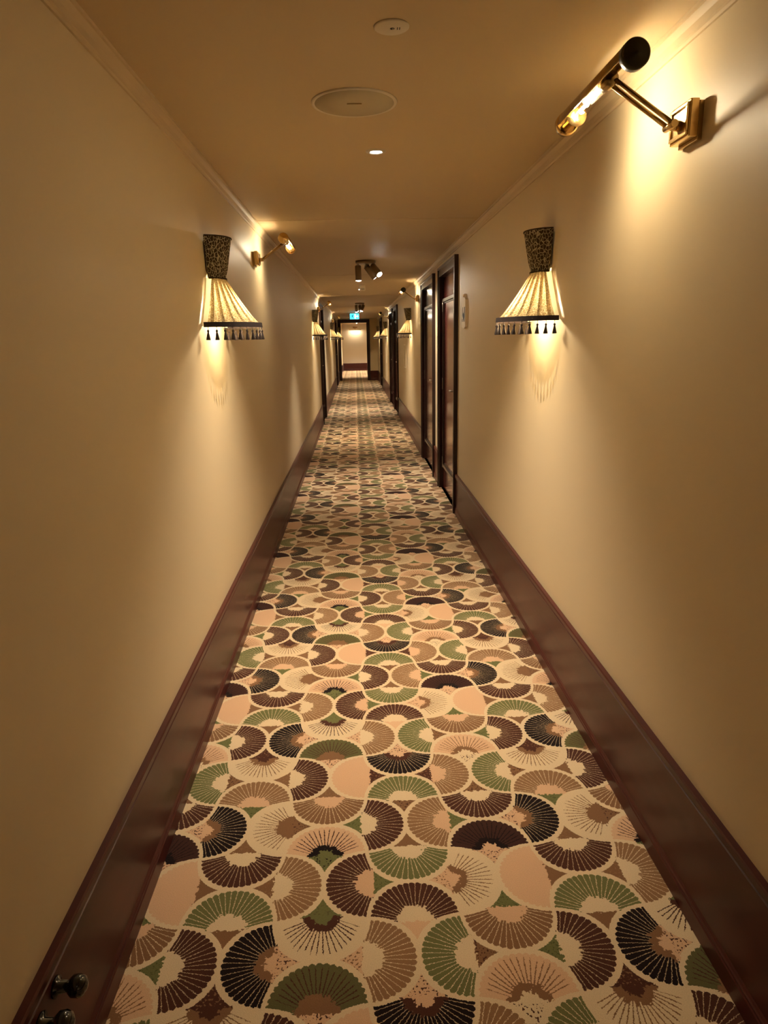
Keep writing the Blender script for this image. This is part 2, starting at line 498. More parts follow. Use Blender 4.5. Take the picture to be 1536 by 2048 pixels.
# cornice
def cornice(name, side, label):
    s = 1 if side < 0 else -1
    x = XL if side < 0 else XR
    prof = [(0, 2.196), (0.006, 2.196), (0.008, 2.203), (0.013, 2.206), (0.015, 2.222), (0.021, 2.232), (0.024, 2.238), (0.030, 2.239), (0.030, ZC + 0.001), (0, ZC + 0.001)]
    bm = bmesh.new()
    prism_y(bm, [(x + s * a, z) for a, z in prof], Y0, YX - 0.06)
    prism_y(bm, [(x + s * a, z) for a, z in prof], YX + 0.06, Y1)
    tag(mesh_obj(name, bm, M_CEIL), label, 'cornice', kind='structure')
cornice('trim_1', -1, 'stepped tan cornice above the wall with few doors')
cornice('trim_2', 1, 'stepped tan cornice above the row of dark doors')

# baseboards
def baseboard(side, ya, yb, label):
    nm = 'baseboard_left' if side < 0 else 'baseboard_right'
    s = 1 if side < 0 else -1
    x = XL if side < 0 else XR
    X = lambda q: [(x + s * a, z) for a, z in q]
    bm = bmesh.new(); prism_y(bm, X([(0, 0), (0.012, 0), (0.012, 0.322), (0, 0.322)]), ya, yb)
    o = tag(mesh_obj(nm, bm, M_WOOD), label, 'baseboard', kind='structure')
    bm = bmesh.new(); prism_y(bm, X([(0, 0.318), (0.015, 0.318), (0.019, 0.321), (0.019, 0.327), (0.015, 0.330), (0.019, 0.334), (0.0195, 0.350), (0.016, ZB), (0, ZB)]), ya, yb)
    mesh_obj('cap_moulding', bm, M_WOOD, o)
    bm = bmesh.new(); prism_y(bm, X([(0, 0), (0.021, 0), (0.021, 0.050), (0.0185, 0.054), (0.0185, 0.058), (0.0155, 0.062), (0.0120, 0.070), (0, 0.070)]), ya, yb)
    mesh_obj('shoe_moulding', bm, M_WOOD, o)
def spans(doors):
    y = Y0; r = []
    for a, b_ in doors:
        r.append((y, a)); y = b_
    r += [(y, YX - 0.06), (YX + 0.06, Y1)]
    return r
LL = ['long glossy mahogany baseboard running from the viewer to the first lone door', 'mahogany baseboard past the lone door on its wall', 'short mahogany baseboard just before the dark portal on the lone door wall', 'mahogany baseboard beyond the dark portal on the lone door wall']
LR = ['long glossy mahogany baseboard running from the viewer to the nearest door pair', 'short mahogany baseboard between the two nearest doors', 'mahogany baseboard under the wall access hatch', 'short mahogany baseboard between the second pair of doors', 'mahogany baseboard beyond the second pair of doors', 'short mahogany baseboard just before the dark portal on the door wall', 'mahogany baseboard beyond the dark portal on the door wall']
for (a, b_), l in zip(spans(DOORS_L), LL): baseboard(-1, a, b_, l)
for (a, b_), l in zip(spans(DOORS_R), LR): baseboard(1, a, b_, l)
# end wall baseboard
bm = bmesh.new(); prism_x(bm, [(Y1, 0), (Y1 - 0.022, 0), (Y1 - 0.018, 0.06), (Y1 - 0.014, 0.07), (Y1 - 0.014, 0.325), (Y1 - 0.02, 0.34), (Y1 - 0.018, ZB), (Y1, ZB)], XL + 0.03, XR - 0.03)
tag(mesh_obj('baseboard_end', bm, M_WOOD), 'dark mahogany baseboard along the pale end wall', 'baseboard', kind='structure')

# cross wall with dark portal frame
bm = bmesh.new()
box(bm, 0.545, XR, YX - 0.04, YX + 0.05, 0, ZC)
box(bm, XL, 0.545, YX - 0.04, YX + 0.05, 2.215, ZC)
tag(mesh_obj('wall_cross', bm, M_WALL), 'narrow tan wall panel beside the dark portal', 'wall', kind='structure')
bm = bmesh.new(); prism_x(bm, [(YX - 0.04, 0), (YX - 0.062, 0), (YX - 0.058, 0.06), (YX - 0.054, 0.07), (YX - 0.054, 0.325), (YX - 0.06, 0.34), (YX - 0.058, ZB), (YX - 0.04, ZB)], 0.545, XR)
tag(mesh_obj('baseboard_cross', bm, M_WOOD), 'dark mahogany baseboard on the narrow panel beside the portal', 'baseboard', kind='structure')
portal = tag(empty('door_8', ((-0.6 + 0.55) / 2, YX, 0)), 'dark mahogany portal frame across the corridor', 'door frame', kind='structure')
def portal_part(nm, x0, x1, z0, z1, ya=YX - 0.075, yb=YX + 0.085):
    bm = bmesh.new(); box(bm, x0 - portal.location.x, x1 - portal.location.x, ya - YX, yb - YX, z0, z1, 0.006)
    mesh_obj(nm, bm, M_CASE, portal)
portal_part('jamb', XL + 0.001, -0.52, 0, 2.10)
portal_part('jamb', 0.435, 0.55, 0, 2.10)
portal_part('head', XL + 0.001, 0.55, 2.10, 2.222)

# ================================================================== doors
def door(num, side, ya, yb, label):
    s = 1 if side < 0 else -1
    x = XL if side < 0 else XR
    root = tag(empty('door_%d' % num, (x, (ya + yb) / 2, 0)), label, 'door', kind='structure')
    yc = (ya + yb) / 2
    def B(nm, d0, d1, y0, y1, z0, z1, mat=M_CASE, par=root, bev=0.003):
        bm = bmesh.new(); box(bm, min(s * d0, s * d1), max(s * d0, s * d1), y0 - yc, y1 - yc, z0, z1, bev)
        return mesh_obj(nm, bm, mat, par)
    i0, i1, it = ya + CAS, yb - CAS, DTOP - CAS
    # casing: flat board with raised outer bead
    for y0, y1, o0, o1 in ((ya, i0, ya, ya + 0.022), (i1, yb, yb - 0.022, yb)):
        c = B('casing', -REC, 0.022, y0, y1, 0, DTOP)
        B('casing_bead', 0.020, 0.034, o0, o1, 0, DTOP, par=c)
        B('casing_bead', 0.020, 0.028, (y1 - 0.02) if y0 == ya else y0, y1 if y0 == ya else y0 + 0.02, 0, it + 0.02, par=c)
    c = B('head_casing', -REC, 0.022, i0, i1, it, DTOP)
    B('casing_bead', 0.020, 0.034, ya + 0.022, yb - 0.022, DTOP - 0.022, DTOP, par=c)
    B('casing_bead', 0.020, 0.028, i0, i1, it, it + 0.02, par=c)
    # leaf
    lf = B('door_leaf', -0.060, -0.020, i0 + 0.003, i1 - 0.003, 0.008, it - 0.003, M_DOOR)
    p0, p1, z0, z1 = i0 + 0.13, i1 - 0.13, 0.27, 1.83
    if p1 - p0 < 0.4: p0, p1 = i0 + 0.11, i1 - 0.11
    B('door_panel', -0.021, -0.014, p0, p1, z0, z1, M_DOOR)
    for q in ((p0 - 0.03, p0, z0 - 0.03, z1 + 0.03), (p1, p1 + 0.03, z0 - 0.03, z1 + 0.03), (p0, p1, z1, z1 + 0.03), (p0, p1, z0 - 0.03, z0)):
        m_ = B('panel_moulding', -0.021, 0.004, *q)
    for q in ((p0, p0 + 0.014, z0, z1), (p1 - 0.014, p1, z0, z1), (p0 + 0.014, p1 - 0.014, z1 - 0.014, z1), (p0 + 0.014, p1 - 0.014, z0, z0 + 0.014)):
        B('inner_bead', -0.021, -0.006, *q)
    # hinges on the far side
    for z in (0.27, 1.06, 1.80):
        bm = bmesh.new(); tube(bm, (s * -0.012, i1 - 0.004 - yc, z - 0.055), (s * -0.012, i1 - 0.004 - yc, z + 0.055), 0.008, n=10)
        mesh_obj('hinge', bm, M_STEEL, root)
    # lever on the near stile, with rose; card reader above and keyhole below
    hy = i0 + 0.055
    bm = bmesh.new(); lathe(bm, [(0, -0.020), (0.026, -0.020), (0.026, -0.012), (0.012, -0.008), (0.010, 0.035), (0, 0.035)], (0, hy - yc, 1.05), (s, 0, 0), n=16)
    hd = mesh_obj('handle_rose', bm, M_STEEL, root)
    bm = bmesh.new(); tube(bm, (s * 0.030, hy - 0.006 - yc, 1.05), (s * 0.034, hy + 0.115 - yc, 1.048), 0.009, 0.008, n=12)
    mesh_obj('lever', bm, M_STEEL, hd)
    B('card_reader', -0.021, -0.002, hy - 0.025, hy + 0.025, 1.15, 1.25, M_BLACKGLOSS, bev=0.006)
    bm = bmesh.new(); lathe(bm, [(0, -0.020), (0.022, -0.020), (0.020, -0.008), (0, -0.006)], (0, hy - yc, 0.94), (s, 0, 0), n=14)
    k = mesh_obj('lock_escutcheon', bm, M_STEEL, root)
    bm = bmesh.new(); box(bm, min(s * -0.008, s * 0.004), max(s * -0.008, s * 0.004), hy - 0.003 - yc, hy + 0.003 - yc, 0.925, 0.955); mesh_obj('thumb_turn', bm, M_STEEL, k)
    # threshold gap behind the leaf
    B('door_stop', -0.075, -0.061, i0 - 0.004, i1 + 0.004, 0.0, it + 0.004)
    return root
RL = ['nearest dark mahogany door, beside the small ivory plaque', 'second dark mahogany door, just past the narrow wall strip from the nearest one', 'first door of the farther pair, beyond the wall access hatch', 'second door of the farther pair of dark doors', 'last dark door on the door wall, before the portal']
for n_, ((a, b_), l) in enumerate(zip(DOORS_R, RL)): door(n_ + 1, 1, a, b_, l)
for n_, ((a, b_), l) in enumerate(zip(DOORS_L, ['lone dark door across from the wall access hatch', 'last dark door on the opposite wall, close to the portal'])): door(n_ + 6, -1, a, b_, l)

# ================================================================== wall sconces
def skirt_mesh(rows, lobes, amp_fn, n=180, x0=0.022):
    """rows: (z, ry, dx). half-round pleated cloth, wall at x=0, bulging to +x."""
    bm = bmesh.new(); uv = bm.loops.layers.uv.new('cloth')
    grid = []
    for z, ry, dx in rows:
        row = []
        for i in range(n + 1):
            th = PI * i / n
            a = amp_fn(z)
            tri = abs(((lobes * i / n) % 1.0) - 0.5) * 2.0
            k = 1.0 + a * (tri ** 0.6 - 0.6)
            row.append((bm.verts.new((x0 + (dx + 0.010 - x0) * math.sin(th) * k, -ry * math.cos(th) * k, z)), (th * 0.12, z)))
        grid.append(row)
    for r in range(len(rows) - 1):
        for i in range(n):
            q = (grid[r][i], grid[r][i + 1], grid[r + 1][i + 1], grid[r + 1][i])
            f = bm.faces.new([w[0] for w in q]); f.smooth = True
            for lp, w in zip(f.loops, q): lp[uv].uv = w[1]
    bmesh.ops.recalc_face_normals(bm, faces=bm.faces[:])
    return bm

RB, DB = 0.235, 0.200
RW, DW = 0.071, 0.060
RT, DT = 0.110, 0.092
ZBOT, ZW, ZT = 1.572, 1.770, 1.938

def lerp(a, b, t): return a + (b - a) * t
def make_sconce():
    root = empty('wall_sconce')
    rows = []
    for i in range(13):
        t = i / 12
        c = t ** 0.82                                   # slightly bell shaped
        rows.append((lerp(ZBOT, ZW, t), lerp(RB, RW, c), lerp(DB, DW, c)))
    o = mesh_obj('pleated_skirt', skirt_mesh(rows, 13, lambda z: 0.05 * (1 - 0.2 * (z - ZBOT) / (ZW - ZBOT))), M_CLOTH_SKIRT, root)
    nf = 12
    for j in range(nf):                                 # doubled cloth of each pleat, just inside the skirt
        thc = PI * (j + 0.5) / nf
        bm = bmesh.new(); uv = bm.loops.layers.uv.new('cloth'); prev = None
        for z, ry, dx in rows:
            ry, dx = ry * 0.965 - 0.002, (dx - 0.012) * 0.965 - 0.002
            tt = (z - ZBOT) / (ZW - ZBOT)
            hw = lerp(0.0065, 0.0088, tt) / ((ry + dx) / 2)
            a = [(bm.verts.new((0.022 + dx * math.sin(thc + k * hw), -ry * math.cos(thc + k * hw), z)), ((thc + k * hw) * 0.12, z)) for k in (-1, 0, 1)]
            if prev:
                for k in (0, 1):
                    q = (prev[k], prev[k + 1], a[k + 1], a[k])
                    f = bm.faces.new([w[0] for w in q])
                    for lp, w in zip(f.loops, q): lp[uv].uv = w[1]
            prev = a
        bmesh.ops.recalc_face_normals(bm, faces=bm.faces[:])
        mesh_obj('pleat_fold', bm, M_CLOTH_SKIRT, o)
    rows = [(ZW - 0.003, RW, DW), (ZW + 0.01, RW, DW)] + [(lerp(ZW + 0.01, ZT, i / 5), lerp(RW + 0.004, RT, (i / 5) ** 0.9), lerp(DW + 0.003, DT, (i / 5) ** 0.9)) for i in range(1, 6)]
    up = mesh_obj('upper_cuff', skirt_mesh(rows, 17, lambda z: 0.03, x0=0.008), M_CLOTH_TOP, root)
    # cuff rim and waist band
    def arc_tube(z, ry, dx, r, n=40):
        bm = bmesh.new()
        pts = [Vector((0.010 + dx * math.sin(PI * i / n), -ry * math.cos(PI * i / n), z)) for i in range(n + 1)]
        for a, b_ in zip(pts, pts[1:]): tube(bm, a, b_, r, n=6)
        return bm
    mesh_obj('cuff_rim', arc_tube(ZT, RT * 1.02, DT * 1.02, 0.003), M_CLOTH_TOP, up)
    mesh_obj('waist_band', arc_tube(ZW, RW * 1.03, DW * 1.03, 0.004), M_CLOTH_TOP, root)
    # closing discs: the cuff top and a waist plate added to block light, carrying the lamp holder
    for nm, z, ry, dx, par, mt in (('cuff_top', ZT - 0.012, RT * 0.96, DT * 0.96, up, M_CLOTH_TOP), ('waist_plate', ZW + 0.004, RW * 0.97, DW * 0.97, root, M_LINING)):
        bm = bmesh.new()
        vs = [bm.verts.new((0.008 + dx * math.sin(PI * i / 24), -ry * math.cos(PI * i / 24), z)) for i in range(25)]
        f = bm.faces.new(vs)
        r = bmesh.ops.extrude_face_region(bm, geom=[f]); bmesh.ops.translate(bm, verts=[w for w in r['geom'] if isinstance(w, bmesh.types.BMVert)], vec=(0, 0, -0.003))
        bmesh.ops.recalc_face_normals(bm, faces=bm.faces[:])
        mesh_obj(nm, bm, mt, par)
    # hem braid
    bm = bmesh.new(); n = 60
    for i in range(n):
        th0, th1 = PI * i / n, PI * (i + 1) / n
        for k in (0,):
            q = []
            for th in (th0, th1):
                for rr_, zz in ((0.007, ZBOT + 0.010), (0.009, ZBOT - 0.010)):
                    q.append((0.008 + (DB + rr_) * math.sin(th), -(RB + rr_) * math.cos(th), zz))
            vs = [bm.verts.new(p) for p in (q[0], q[2], q[3], q[1])]
            bm.faces.new(vs)
    bmesh.ops.remove_doubles(bm, verts=bm.verts[:], dist=1e-5)
    bmesh.ops.recalc_face_normals(bm, faces=bm.faces[:])
    r = bmesh.ops.solidify(bm, geom=bm.faces[:], thickness=0.003)
    hem = mesh_obj('hem_braid', bm, M_TASSEL, root)
    # tassels
    nt_ = 19
    bm = bmesh.new()
    lathe(bm, [(0.0012, 0.0), (0.0012, -0.012), (0.0045, -0.014), (0.0050, -0.019), (0.0030, -0.022), (0.0050, -0.030), (0.0095, -0.052), (0.0085, -0.054), (0, -0.053)], (0, 0, 0), (0, 0, 1), n=10)
    me = None
    for i in range(nt_):
        th = PI * (i + 0.5) / nt_
        loc = (0.008 + (DB + 0.005) * math.sin(th), -(RB + 0.005) * math.cos(th), ZBOT - 0.009)
        if me is None:
            t_ = mesh_obj('tassel', bm, M_TASSEL, root, smooth=True); me = t_.data
        else:
            t_ = bpy.data.objects.new('tassel', me); COL.objects.link(t_); t_.parent = root
        t_.location = loc
        t_.rotation_euler = (0.05 * math.sin(i * 2.3), 0.05 * math.cos(i * 1.7), 0)
    # back frame: white lined flange between cloth and wall, open in the middle
    for sgn in (-1, 1):
        bm = bmesh.new()
        prev = None
        for i in range(13):
            t = i / 12; c = t ** 0.82
            z = lerp(ZBOT - 0.006, ZW, t); ry = lerp(RB, RW, c)
            a = [bm.verts.new((0.000, sgn * (ry + 0.002), z)), bm.verts.new((0.022, sgn * (ry - 0.003), z)), bm.verts.new((0.022, sgn * (ry - 0.006), z)), bm.verts.new((0.000, sgn * (ry - 0.001), z))]
            if prev:
                for k in range(4): bm.faces.new((prev[k], prev[(k + 1) % 4], a[(k + 1) % 4], a[k]))
            prev = a
        bmesh.ops.recalc_face_normals(bm, faces=bm.faces[:])
        mesh_obj('lined_edge', bm, M_LINEDGE, root)
    # lamp holder and bulb
    bm = bmesh.new(); lathe(bm, [(0, 0), (0.014, 0), (0.014, -0.035), (0, -0.035)], (0.062, 0, ZW + 0.002), (0, 0, 1), n=14)
    mesh_obj('lamp_holder', bm, M_BRASSD, root)
    bm = bmesh.new(); lathe(bm, [(0.010, 0), (0.017, -0.012), (0.0185, -0.026), (0.014, -0.040), (0.006, -0.048), (0, -0.049)], (0.058, 0, ZW - 0.034), (0, 0, 1), n=16)
    mesh_obj('bulb', bm, M_BULB, root, smooth=True)
    # wall plate
    bm = bmesh.new(); box(bm, 0.0, 0.010, -0.045, 0.045, ZW - 0.10, ZW + 0.02, 0.003); mesh_obj('wall_plate', bm, M_LINING, root)
    ld = bpy.data.lights.new('sconce_light', 'POINT'); ld.energy = P_SCONCE; ld.color = WARM; ld.shadow_soft_size = 0.02
    lo = bpy.data.objects.new('sconce_light', ld); COL.objects.link(lo); lo.parent = root; lo.location = (0.095, 0, ZW - 0.125)
    return root

def make_linedge():
    m, nt, b = new_mat('translucent_lining')
    out = nt.nodes['Material Output']
    b.inputs['Base Color'].default_value = (0.9, 0.86, 0.76, 1); b.inputs['Roughness'].default_value = 0.8
    tl = node(nt, 'ShaderNodeBsdfTranslucent'); tl.inputs[0].default_value = (0.9, 0.86, 0.76, 1)
    mx = node(nt, 'ShaderNodeMixShader'); mx.inputs[0].default_value = 0.4
    nt.links.new(b.outputs[0], mx.inputs[1]); nt.links.new(tl.outputs[0], mx.inputs[2]); nt.links.new(mx.outputs[0], out.inputs[0])
    return m
M_LINEDGE = make_linedge()

sc0 = make_sconce()
SCONCES = [
    (-1, 3.21, 'lit pleated sconce with dark tassels, largest on the wall without near doors'),
    (1, 3.14, 'lit pleated sconce with dark tassels, between big brass picture light and nearest door'),
    (-1, 10.72, 'lit pleated sconce just before the lone door, second along its wall'),
    (1, 10.70, 'lit pleated sconce beyond the nearest door pair, beside the access hatch'),
    (-1, 18.45, 'small lit pleated sconce past the lone door, third along its wall'),
    (1, 18.60, 'small lit pleated sconce beyond the farther door pair'),
    (-1, 25.3, 'tiny lit pleated sconce closest to the portal jamb'),
    (1, 24.7, 'tiny lit pleated sconce beside the last door before the portal'),
]
for i, (sd, y, l) in enumerate(SCONCES):
    o = sc0 if i == 0 else copy_tree(sc0)
    o.location = (XL if sd < 0 else XR, y, 0)
    o.rotation_euler = (0, 0, 0 if sd < 0 else PI)
    tag(o, l, 'wall lamp', 'pleated tasselled wall sconces')

# ================================================================== picture lights
def make_picture_light(sx, cap_mat):
    """wall at x=0; lamp stands out along sx; closed cap at -y."""
    root = empty('picture_light')
    X = lambda a: sx * a
    def bx(nm, d0, d1, y0, y1, z0, z1, mat, par=root, bev=0.002):
        bm = bmesh.new(); box(bm, min(X(d0), X(d1)), max(X(d0), X(d1)), y0, y1, z0, z1, bev); return mesh_obj(nm, bm, mat, par)
    wp = bx('wall_plate', 0.0, 0.012, -0.050, 0.050, -0.048, 0.040, M_BRASSD)
    pl = bx('mounting_block', 0.012, 0.034, -0.052, 0.052, -0.040, 0.044, M_BRASS, bev=0.003)
    for q in ((-0.046, 0.046, 0.030, 0.038), (-0.046, 0.046, -0.034, -0.026), (-0.046, -0.038, -0.026, 0.030), (0.038, 0.046, -0.026, 0.030)):
        bx('block_rim', 0.034, 0.040, *q, M_BRASS, pl, 0.0015)
    bx('block_recess', 0.0335, 0.0355, -0.036, 0.036, -0.024, 0.028, M_BRASSD, pl, 0.0005)
    TX, TY, TZ = 0.2105, 0.03, 0.103                    # tube axis point where the arm meets it
    bm = bmesh.new(); tube(bm, (X(0.036), 0, -0.004), (X(0.058), 0, -0.004), 0.012, 0.010, n=14); tube(bm, (X(0.058), -0.026, -0.004), (X(0.058), 0.026, -0.004), 0.009, n=14)
    mesh_obj('arm_knuckle', bm, M_BRASS, root)
    for dy in (-0.016, 0.016):
        bm = bmesh.new(); tube(bm, (X(0.056), dy, -0.004), (X(TX - 0.010), TY * 0.6 + dy, TZ - 0.004), 0.0056, n=12); mesh_obj('arm', bm, M_BRASSD, root)
    ya, yb, R = -0.150, 0.375, 0.031
    # half shell over the side away from the wall
    bm = bmesh.new(); n = 20
    a0, a1 = math.radians(40), math.radians(196)
    rings = []
    for y in (ya, yb):
        rings.append([[bm.verts.new((X(TX - rad * math.cos(a0 + (a1 - a0) * i / n)), y, TZ + rad * math.sin(a0 + (a1 - a0) * i / n))) for i in range(n + 1)] for rad in (R, R - 0.0018)])
    (o0, i0), (o1, i1) = rings
    for i in range(n):
        for q in ((o0[i], o0[i + 1], o1[i + 1], o1[i]), (i0[i], i1[i], i1[i + 1], i0[i + 1]), (o0[i], i0[i], i0[i + 1], o0[i + 1]), (o1[i], o1[i + 1], i1[i + 1], i1[i])):
            f = bm.faces.new(q); f.smooth = True
    for i in (0, n): bm.faces.new((o0[i], o1[i], i1[i], i0[i]))
    bmesh.ops.recalc_face_normals(bm, faces=bm.faces[:])
    sh = mesh_obj('shade', bm, M_BRASSD, root)
    bm = bmesh.new(); lathe(bm, [(0, -0.006), (0.004, -0.006), (0.0045, -0.003), (R * 0.9, -0.002), (R + 0.001, 0.001), (R + 0.001, 0.022), (R - 0.001, 0.022), (R - 0.003, 0.004), (0, 0.004)], (X(TX), ya, TZ), (0, 1, 0), n=32)
    mesh_obj('end_cap', bm, cap_mat, root)
    bm = bmesh.new(); lathe(bm, [(R - 0.003, -0.02), (R + 0.001, -0.02), (R + 0.001, 0.003), (0, 0.004), (0, 0.000), (R - 0.003, -0.002)], (X(TX), yb, TZ), (0, 1, 0), n=32)
    mesh_obj('end_cap', bm, M_BRASS, root)
    # reflector disc and socket next to the filament
    bm = bmesh.new(); lathe(bm, [(0, 0.0), (0.027, -0.004), (0.0275, -0.002), (0.010, 0.012), (0.010, 0.103), (0, 0.103)], (X(TX), 0.272, TZ - 0.006), (0, 1, 0), n=28)
    mesh_obj('reflector', bm, M_BRASS, root)
    # tubular bulb
    bm = bmesh.new(); lathe(bm, [(0, -0.02), (0.008, -0.018), (0.013, -0.008), (0.0135, 0.0), (0.0135, 0.180), (0.011, 0.190), (0.008, 0.198)], (X(TX), 0.070, TZ), (0, 1, 0), n=20)
    bulb = mesh_obj('tube_bulb', bm, M_GLASS, root, smooth=True)
    bm = bmesh.new(); tube(bm, (X(TX), 0.190, TZ - 0.002), (X(TX), 0.245, TZ - 0.002), 0.0045, n=10); mesh_obj('filament', bm, M_FIL, bulb)
    bm = bmesh.new(); lathe(bm, [(0, 0), (0.017, 0), (0.017, 0.05), (0.013, 0.055), (0, 0.055)], (X(TX), 0.0, TZ), (0, 1, 0), n=18); mesh_obj('bulb_holder', bm, M_BRASSD, root)
    ld = bpy.data.lights.new('picture_lamp', 'POINT'); ld.energy = P_PICTURE; ld.color = (1.0, 0.83, 0.57); ld.shadow_soft_size = 0.014
    lo = bpy.data.objects.new('picture_lamp', ld); COL.objects.link(lo); lo.parent = root; lo.location = (X(TX), 0.236, TZ - 0.006)
    return root
pr, plf = make_picture_light(-1, M_CAP), make_picture_light(1, M_BRASS)
PICS = [
    (1, 1.84, 2.0, 'large brass picture light with round bronze end cap, nearest to the viewer'),
    (-1, 4.66, 2.01, 'brass picture light beyond the largest sconce on the wall without near doors'),
    (1, 9.35, 2.005, 'brass picture light just past the nearest door pair'),
    (-1, 12.25, 2.01, 'small brass picture light right beside the lone door'),
    (1, 17.4, 2.01, 'tiny picture light beyond the farther door pair'),
    (-1, 19.6, 2.01, 'tiny picture light past the third sconce of the lone door wall'),
]
first = {1: pr, -1: plf}
for sd, y, z, l in PICS:
    src = pr if sd > 0 else plf
    o = src if first.get(sd) else copy_tree(src)
    first[sd] = None
    o.location = (XR if sd > 0 else XL, y, z)
    tag(o, l, 'picture light', 'brass picture lights on the corridor walls')

# picture light on the end wall (tube parallel to that wall)
ew = tag(empty('picture_light', (0.02, Y1, 1.95)), 'slim picture light on the pale end wall', 'picture light')
bm = bmesh.new(); box(bm, -0.11, 0.11, -0.03, 0.0, 0.10, 0.16, 0.004); mesh_obj('wall_plate', bm, M_BRASSD, ew)
bm = bmesh.new(); tube(bm, (0, -0.02, 0.11), (0, -0.16, 0.02), 0.012, n=10); mesh_obj('arm', bm, M_BRASSD, ew)
bm = bmesh.new(); lathe(bm, [(0.028, -0.29), (0.028, 0.29)], (0, -0.17, 0.0), (1, 0, 0), n=16, a0=-0.2, a1=PI + 0.2); bmesh.ops.solidify(bm, geom=bm.faces[:], thickness=0.003)
mesh_obj('shade', bm, M_BRASSD, ew)
ld = bpy.data.lights.new('end_lamp', 'AREA'); ld.shape = 'RECTANGLE'; ld.size = 0.5; ld.size_y = 0.03; ld.energy = 1.6; ld.color = WARM
lo = bpy.data.objects.new('end_lamp', ld); COL.objects.link(lo); lo.parent = ew; lo.location = (0, -0.165, -0.012); lo.rotation_euler = (0.45, 0, 0)

# ================================================================== ceiling fittings
def downlight(y, x, label, cool=False, power=P_DOWN):
    root = tag(empty('downlight', (x, y, ZC)), label, 'ceiling light', 'recessed ceiling downlights')
    bm = bmesh.new(); lathe(bm, [(0.024, 0.000), (0.024, -0.004), (0.030, -0.007), (0.041, -0.004), (0.042, 0.0)], (0, 0, 0), (0, 0, 1), n=32); mesh_obj('trim_ring', bm, M_WHITE, root)
    dz = -0.004 if cool else -0.013
    bm = bmesh.new(); lathe(bm, [(0, dz), (0.016, dz + 0.0005), (0.023, dz * 0.5), (0.023, 0.0), (0, 0.0)], (0, 0, 0), (0, 0, 1), n=24); mesh_obj('lens', bm, M_LENSC if cool else M_LENS, root)
    ld = bpy.data.lights.new('downlight_beam', 'SPOT'); ld.energy = power; ld.color = NEUTRAL; ld.spot_size = math.radians(104); ld.spot_blend = 1.0; ld.shadow_soft_size = 0.02
    lo = bpy.data.objects.new('downlight_beam', ld); COL.objects.link(lo); lo.parent = root; lo.location = (0, 0, -0.020)
    return root
downlight(3.08, 0.108, 'small recessed downlight with cool glowing lens beyond the ceiling speaker', cool=True)
downlight(11.0, 0.105, 'bright recessed downlight just beyond the first spotlight cluster')
downlight(19.2, 0.10, 'tiny recessed downlight in front of the hanging exit sign')
downlight(23.2, 0.12, 'tiny recessed downlight between the exit sign and the portal')
downlight(30.0, 0.10, 'farthest recessed downlight, beyond the dark portal', power=150)
downlight(33.2, 0.10, 'added recessed downlight that brightens the pale end wall', power=170)  # unseen fitting, added to brighten the end wall

spk = tag(empty('ceiling_speaker', (0.0196, 2.486, ZC)), 'large round flush ceiling speaker with pale rim', 'speaker')
bm = bmesh.new(); lathe(bm, [(0.128, -0.004), (0.134, -0.006), (0.139, -0.004), (0.140, 0.0), (0.128, 0.0)], (0, 0, 0), (0, 0, 1), n=64); mesh_obj('rim', bm, M_WHITE, spk)
bm = bmesh.new(); lathe(bm, [(0.0, -0.0065), (0.05, -0.006), (0.129, -0.0045), (0.129, 0.0), (0, 0.0)], (0, 0, 0), (0, 0, 1), n=64); mesh_obj('grille', bm, M_SPEAKER, spk)
bm = bmesh.new(); box(bm, -0.024, 0.024, -0.012, -0.009, -0.0085, -0.004, 0.001); mesh_obj('shadow_line', bm, M_BRASSD, spk)  # dark strip standing in for a curve of shadow on the grille

det = tag(empty('ceiling_sensor', (0.112, 1.928, ZC)), 'small pale round ceiling plate with dark printed marks', 'sensor')
bm = bmesh.new(); lathe(bm, [(0, -0.005), (0.040, -0.005), (0.0435, -0.003), (0.044, 0.0), (0, 0.0)], (0, 0, 0), (0, 0, 1), n=48); mesh_obj('cover', bm, M_WHITE, det)
bm = bmesh.new(); lathe(bm, [(0.0035, -0.0056), (0.0055, -0.0056), (0.0055, -0.0050), (0.0035, -0.0050), (0.0035, -0.0056)], (0.002, 0.0, 0), (0, 0, 1), n=20, a0=0.6, a1=2 * PI + 0.1)
box(bm, -0.0015, 0.003, -0.0012, 0.0016, -0.0057, -0.0050)
mesh_obj('ring_mark', bm, M_DARK, det)
for dx in (0.0145, 0.0200):
    bm = bmesh.new(); box(bm, dx - 0.001, dx + 0.001, -0.0065, 0.0055, -0.0057, -0.0050); mesh_obj('bar_mark', bm, M_DARK, det)

